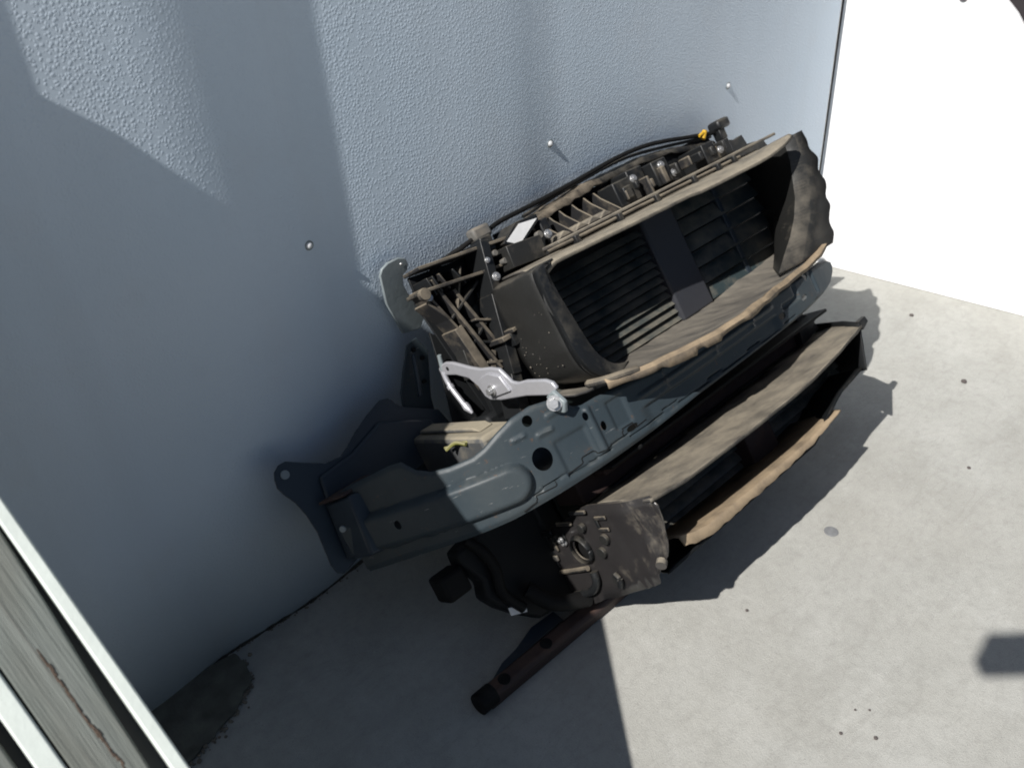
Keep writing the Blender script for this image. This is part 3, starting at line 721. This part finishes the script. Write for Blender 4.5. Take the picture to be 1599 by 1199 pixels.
# ---- lower air duct
ld = empty('lower_air_duct', (0, 0, 0)); ld.parent = root
def lf(x): return interp([(.90, .378), (1.0, .388), (1.2, .394), (1.4, .388), (1.55, .368), (1.66, .345), (1.73, .320)], x)
def lv(x): return interp([(.90, .240), (.93, .236), (1.0, .230), (1.35, .226), (1.5, .228), (1.62, .232), (1.73, .229)], x)
rows = []
for i in range(101):
    x = lerp(.915, 1.725, i / 100); xr = lerp(.945, 1.79, i / 100); nf = lf(x) + .0012 * nz(x, 21, 20); v1 = lv(x)
    nr = .155 + .010 * (int(i / 9) % 2) * (nz(i // 9, 2, 3) > -.1) + .004 * nz(x, 6, 30)
    r = []
    for k in range(8):
        t = k / 7; r.append(L(lerp(xr, x, t), lerp(.213, v1, t) + .004 * math.sin(t * 5) + .003 * nz(x, t * 2, 10), lerp(nr, nf, t)))
    r += [L(x, v1 - .003, nf + .002), L(x, v1 - .007, nf + .001)]
    rows.append(r)
loft('duct_roof', rows, M_shelf, ld, thick=0.004)
# left cheek
CK = [(.238, .215), (.242, .26), (.241, .33), (.238, .372), (.22, .383), (.18, .378), (.145, .372), (.128, .366), (.118, .352), (.095, .332), (.078, .325), (.07, .30), (.06, .26), (.045, .20), (.035, .14), (.022, .10), (.016, .06), (.03, .03), (.05, -.02), (.09, -.05), (.135, -.045), (.162, -.032), (.170, -.005), (.178, .02), (.187, .06), (.20, .10), (.213, .135), (.22, .17), (.232, .19)]
bm = bmesh.new(); bm.faces.new([bm.verts.new(L(.904, a, b)) for a, b in CK])
bmesh.ops.triangulate(bm, faces=bm.faces); bmesh.ops.subdivide_edges(bm, edges=bm.edges, cuts=5, use_grid_fill=True); bmesh.ops.triangulate(bm, faces=bm.faces)
for q in bm.verts:
    fr = sm(.22, .36, -q.co.y)
    q.co.x += .004 * noise.noise(q.co * 16) + .003 * noise.noise(q.co * 45) * (.3 + fr) + .014 * fr * noise.noise(q.co * 11 + Vector((5, 0, 0))) + .02 * sm(.30, .385, -q.co.y) * sm(.1, .2, q.co.z)
me = bpy.data.meshes.new('side_cheek'); bm.to_mesh(me); bm.free(); me.materials.append(M_mud); me.shade_smooth()
ck = bpy.data.objects.new('side_cheek', me); C.objects.link(ck); ck.parent = ld
so = ck.modifiers.new('solid', 'SOLIDIFY'); so.thickness = .003; so.offset = 0
ring = [L(.895, .147 + .024 * math.sin(q), .145 + .024 * math.cos(q) + .004 * math.sin(q)) for q in [2 * math.pi * j / 24 for j in range(24)]]
v, f = prism_s(ring, L(X0 + .03, 0, 0)); cutter = mk('cutter', v, f, M_cheek, root, smooth=0)
bo = ck.modifiers.new('hole', 'BOOLEAN'); bo.object = cutter; bo.operation = 'DIFFERENCE'; bo.solver = 'EXACT'
dg = bpy.context.evaluated_depsgraph_get(); nm = bpy.data.meshes.new_from_object(ck.evaluated_get(dg)); ck.modifiers.clear(); ck.data = nm
bpy.data.objects.remove(cutter)
rows = []
for j in range(25):
    q = 2 * math.pi * j / 24; r = .026
    rows.append([L(.901, .147 + r * math.sin(q), .145 + r * math.cos(q)), L(.893, .147 + .0265 * math.sin(q), .145 + .0265 * math.cos(q)), L(.901, .147 + .031 * math.sin(q), .145 + .031 * math.cos(q))])
loft('hole_rim', rows, M_black, ck, thick=0.002)
def stub(name, a, b, da, db, h, mat=M_dusty):
    h = h * .4; db = db * .8
    return prism(name, [L(.901, a - da, b - db), L(.901, a - da, b + db), L(.901, a + da, b + db), L(.901, a + da, b - db)], L(X0 - h, 0, 0), mat, ck, bevel=0.002)
for a, b, da, db, h, mt in ((.214, .248, .004, .02, .012, M_dusty), (.190, .244, .004, .018, .012, M_dusty), (.202, .232, .014, .005, .010, M_black), (.150, .008, .013, .016, .016, M_dusty), (.128, .035, .006, .024, .016, M_shelf), (.160, .065, .016, .006, .014, M_dusty),
                            (.175, .10, .010, .016, .012, M_cheek), (.185, .06, .006, .02, .016, M_black), (.205, .13, .004, .03, .014, M_dusty), (.228, .19, .004, .03, .016, M_dusty), (.11, .02, .02, .03, .008, M_black)):
    stub('lug', a, b, da, db, h, mt)
box('hole_shade_backing', .915, .93, .11, .19, .10, .19, M_glue, ck, 0.002)  # dark block added behind the opening in place of the shade inside
for a, b, r, h in ((.170, .232, .011, .008), (.142, .206, .011, .008), (.083, .208, .010, .006), (.196, .182, .009, .010), (.155, -.01, .013, .014), (.175, .085, .007, .012)):
    cyl('knob', L(.902, a, b), AX, r, h, M_cheek, ck, 14)
bolt('bolt', L(.896, .165, .106), AX, .0045, .007, M_bolt, ck); bolt('bolt', L(.888, .176, .112), AX, .004, .007, M_bolt, ck)
tube('moulded_rib', spline([L(.899, .092, .01), L(.897, .100, .08), L(.896, .108, .14)], 6), .0055, M_dusty, ck, 8)
tube('glossy_hook', spline([L(.897, .100, .152), L(.894, .080, .150), L(.892, .062, .130), L(.892, .052, .095), L(.893, .046, .06)], 6), .0085, M_black, ck, 10)
tube('glossy_hook', spline([L(.898, .095, .212), L(.896, .085, .222), L(.896, .070, .214)], 5), .006, M_black, ck, 10)
v, f = tube_s([L(.905, .122, .352), L(.895, .118, .356)], .010, 14); mk('torn_tab', v, f, M_shelf, ck)
# lower lip
rows = []
for i in range(71):
    x = lerp(.985, 1.53, i / 70); nf = .322 + .004 * math.sin(i / 70 * 3); t = .0008 * nz(x, 4, 40)
    vt = interp([(.985, .122), (1.02, .110), (1.06, .103), (1.40, .098), (1.53, .106)], x)
    w = interp([(.985, .020), (1.05, .018), (1.3, .013), (1.53, .004)], x) + .003 * nz(x, 7, 60)
    rows.append([L(x, vt - .022, .16), L(x, vt - .006 + t, nf - .05), L(x, vt + t, nf - .012), L(x, vt - .001 + t, nf), L(x, vt + t - w, nf + .006)])
loft('lower_lip', rows, M_lip, ld, thick=0.004)
rows = []
for i in range(31):
    x = lerp(.93, 1.665, i / 30); u = interp([(.93, 0), (1.42, 0), (1.56, .05), (1.665, .062)], x); rows.append([L(x + .07, .05 + u, .16), L(x + .04, .065 + u, .24), L(x + .01, .075 + u, .29), L(x, .082 + u, .318), L(x, .078 + u, .320)])
loft('duct_floor', rows, M_dull, ld, thick=0.004)
rows = []
for i in range(13):
    vv = lerp(.236, .138, i / 12); rows.append([L(1.79, vv - .04 * i / 12, .15), L(lerp(1.75, 1.72, i / 12), vv - .02 * i / 12, .26), L(lerp(1.705, 1.66, i / 12), vv, .332)])
loft('side_cheek', rows, M_dull, ld, thick=0.004)
prism('corner_tab', [L(1.705, .238, .33), L(1.735, .240, .33), L(1.74, .225, .33), L(1.712, .215, .33)], L(X0, 0, -.01), M_black, ld)
lsf = box('shutter_frame', .92, 1.80, .06, .215, .135, .15, M_dull, ld, 0.002)
box('divider', 1.34, 1.43, .06, .208, .15, .225, M_rust, ld, 0.005)
for i in range(5): vane('louvre_vane', .93, 1.34, .085 + .027 * i, .02, .185, -.005, ld)
for i in range(5): vane('louvre_vane', 1.43, 1.76, .085 + .027 * i, .02, .185, -.005, ld)

# ---- dark lower left corner pieces and the bar on the ground
prism('lower_mount', [L(a, b, -.01) for a, b in ((.80, .27), (.745, .262), (.712, .255), (.710, .23), (.735, .175), (.724, .145), (.745, .11), (.776, .075), (.81, .045), (.90, .03), (.96, .1), (.96, .27))], L(X0, 0, .05), M_dull, root, bevel=0.008)
box('plug', .655, .712, .178, .232, -.015, .04, M_glue, root, 0.008)
tube('hose', spline([L(.735, .27, .05), L(.755, .23, .055), L(.762, .19, .055), L(.755, .14, .05), L(.78, .09, .05)], 6), .011, M_glue, root, 10)
tube('hose', spline([L(.80, .12, .06), L(.83, .07, .08), L(.90, .035, .085)], 6), .017, M_glue, root, 12)
prism('white_tag', [L(.752, .108, .046), L(.790, .092, .046), L(.785, .078, .046), L(.750, .092, .046)], L(X0, 0, .0015), M_label, root, bevel=0)
tube('yellow_wire', spline([L(.762, .448, .095), L(.772, .446, .12), L(.776, .448, .14), L(.785, .44, .17)], 5), .0026, M_yg, root, 6)
tube('yellow_wire', spline([L(.755, .446, .11), L(.768, .452, .13), L(.772, .444, .155)], 5), .0035, M_yg, root, 6)
def wdir(x, y, z): return wl_pt(x, y, z) - wl_pt(0, 0, 0)
bar = prism('lower_tie_bar', [wl_pt(.625, -.508, .002), wl_pt(.625, -.473, .002), wl_pt(.625, -.470, .026), wl_pt(.625, -.478, .036), wl_pt(.625, -.502, .036), wl_pt(.625, -.509, .028)], wdir(1.05, -.01, 0), M_rust, root, bevel=0.003)
v, f = tube_s([wl_pt(.605, -.490, .020), wl_pt(.645, -.490, .020)], .0215, 20); mk('end_cap', v, f, M_glue, bar, smooth=40, bevel=0.003)
for x in (.672, .785):
    v, f = tube_s([wl_pt(x, -.493, .034), wl_pt(x, -.493, .0375)], .0125, 18); mk('dark_hole_disc', v, f, M_glue, bar, smooth=40)  # bar holes given as dark discs, their shade put into the colour
prism('side_flange', [wl_pt(.66, -.470, .012), wl_pt(.86, -.470, .012), wl_pt(.86, -.440, .014), wl_pt(.80, -.436, .014), wl_pt(.74, -.452, .014), wl_pt(.70, -.456, .014)], wdir(0, 0, .012), M_bluedk, bar, bevel=0.002)
# ------------------------------------------------------------------ small things on the ground
d = empty('round_disc', (1.46, -.722, 0)); bpy.data.objects.remove(d)
v, f = tube_s([(0, 0, 0.0003), (0, 0, .0028)], .0155, 28)
d = mk('round_disc', v, f, M_disc, None, smooth=40, bevel=0.0008); d.location = (1.46, -.722, 0)
tag(d, 'small flat dull grey disc lying on the sunlit concrete', 'disc')
def stone_s(r, seed, fl=.6):
    bm = bmesh.new(); bmesh.ops.create_icosphere(bm, subdivisions=1, radius=r)
    for q in bm.verts:
        q.co *= 1 + .35 * noise.noise(q.co * (60) + Vector((seed, 0, 0))); q.co.z *= fl
    V = [q.co.copy() for q in bm.verts]; F_ = [tuple(q.index for q in ff.verts) for ff in bm.faces]; bm.free(); return V, F_
for k, (x, y, r, lab_) in enumerate(((2.204, -.689, .009, 'dark flat stone chip beyond the lower duct shadow'), (2.445, -.424, .007, 'small dark stone chip near the foot of the white board wall'), (1.867, -.85, .005, 'small dark stone chip in the middle of the sunlit concrete'),
        (1.053, -1.041, .0042, 'dark grit chip nearest the bottom edge'), (1.02, -.993, .0038, 'dark grit chip left of the lowest one'), (1.081, -.987, .003, 'tiny paired grit chip, the left one'), (1.098, -1.006, .003, 'tiny paired grit chip, the right one'), (1.145, -.714, .0035, 'tiny dark grit chip just below the jagged duct shadow'))):
    v, f = stone_s(r, k * 3.1); o = mk('stone_chip', v, f, M_stone, None, smooth=0); o.location = (x, y, r * .35); tag(o, lab_, 'stone', 'stone chips on the concrete')
# damp broken strip of concrete along the wall foot
pp = [(.02, -.02), (.30, -.02), (.352, -.028), (.362, -.06), (.350, -.105), (.325, -.128), (.29, -.150), (.22, -.172), (.15, -.197), (.02, -.24)]
out = []
for (a, b), (c, d_) in zip(pp, pp[1:] + pp[:1]):
    for k in range(8):
        t = k / 8; x, y = lerp(a, c, t), lerp(b, d_, t); w = .008 if y < -.03 else 0
        out.append((x + w * nz(x, y, 60), y + w * nz(y, x + 4, 60), .001))
pt = prism('damp_concrete_strip', out, (0, 0, .006), M_moss, None, bevel=0.002)
tag(pt, 'dark damp broken strip of concrete at the wall foot', 'concrete strip')
sh_ = []
for k in range(150):
    t = random.random()
    x = lerp(.36, .12, t ** 1.3) + random.gauss(0, .012); y = interp([(.12, -.205), (.29, -.152), (.33, -.125), (.352, -.10), (.36, -.05)], x) + random.gauss(0, .009)
    v, f = stone_s(.0016 + .0035 * random.random() ** 2, k * 1.7, .7); sh_.append(([q + Vector((x, y, .002)) for q in v], f))
for k in range(120):
    x = lerp(.36, 1.2, random.random()); y = wall_y(x) - .004 - abs(random.gauss(0, .004))
    v, f = stone_s(.001 + .002 * random.random(), k * 1.3, .7); sh_.append(([q + Vector((x, y, .001)) for q in v], f))
v, f = join_shapes(sh_); cr = mk('concrete_crumbs', v, f, M_crumb, None, smooth=0)
tag(cr, 'crumbs of broken concrete along the wall foot', None, None, 'stuff')
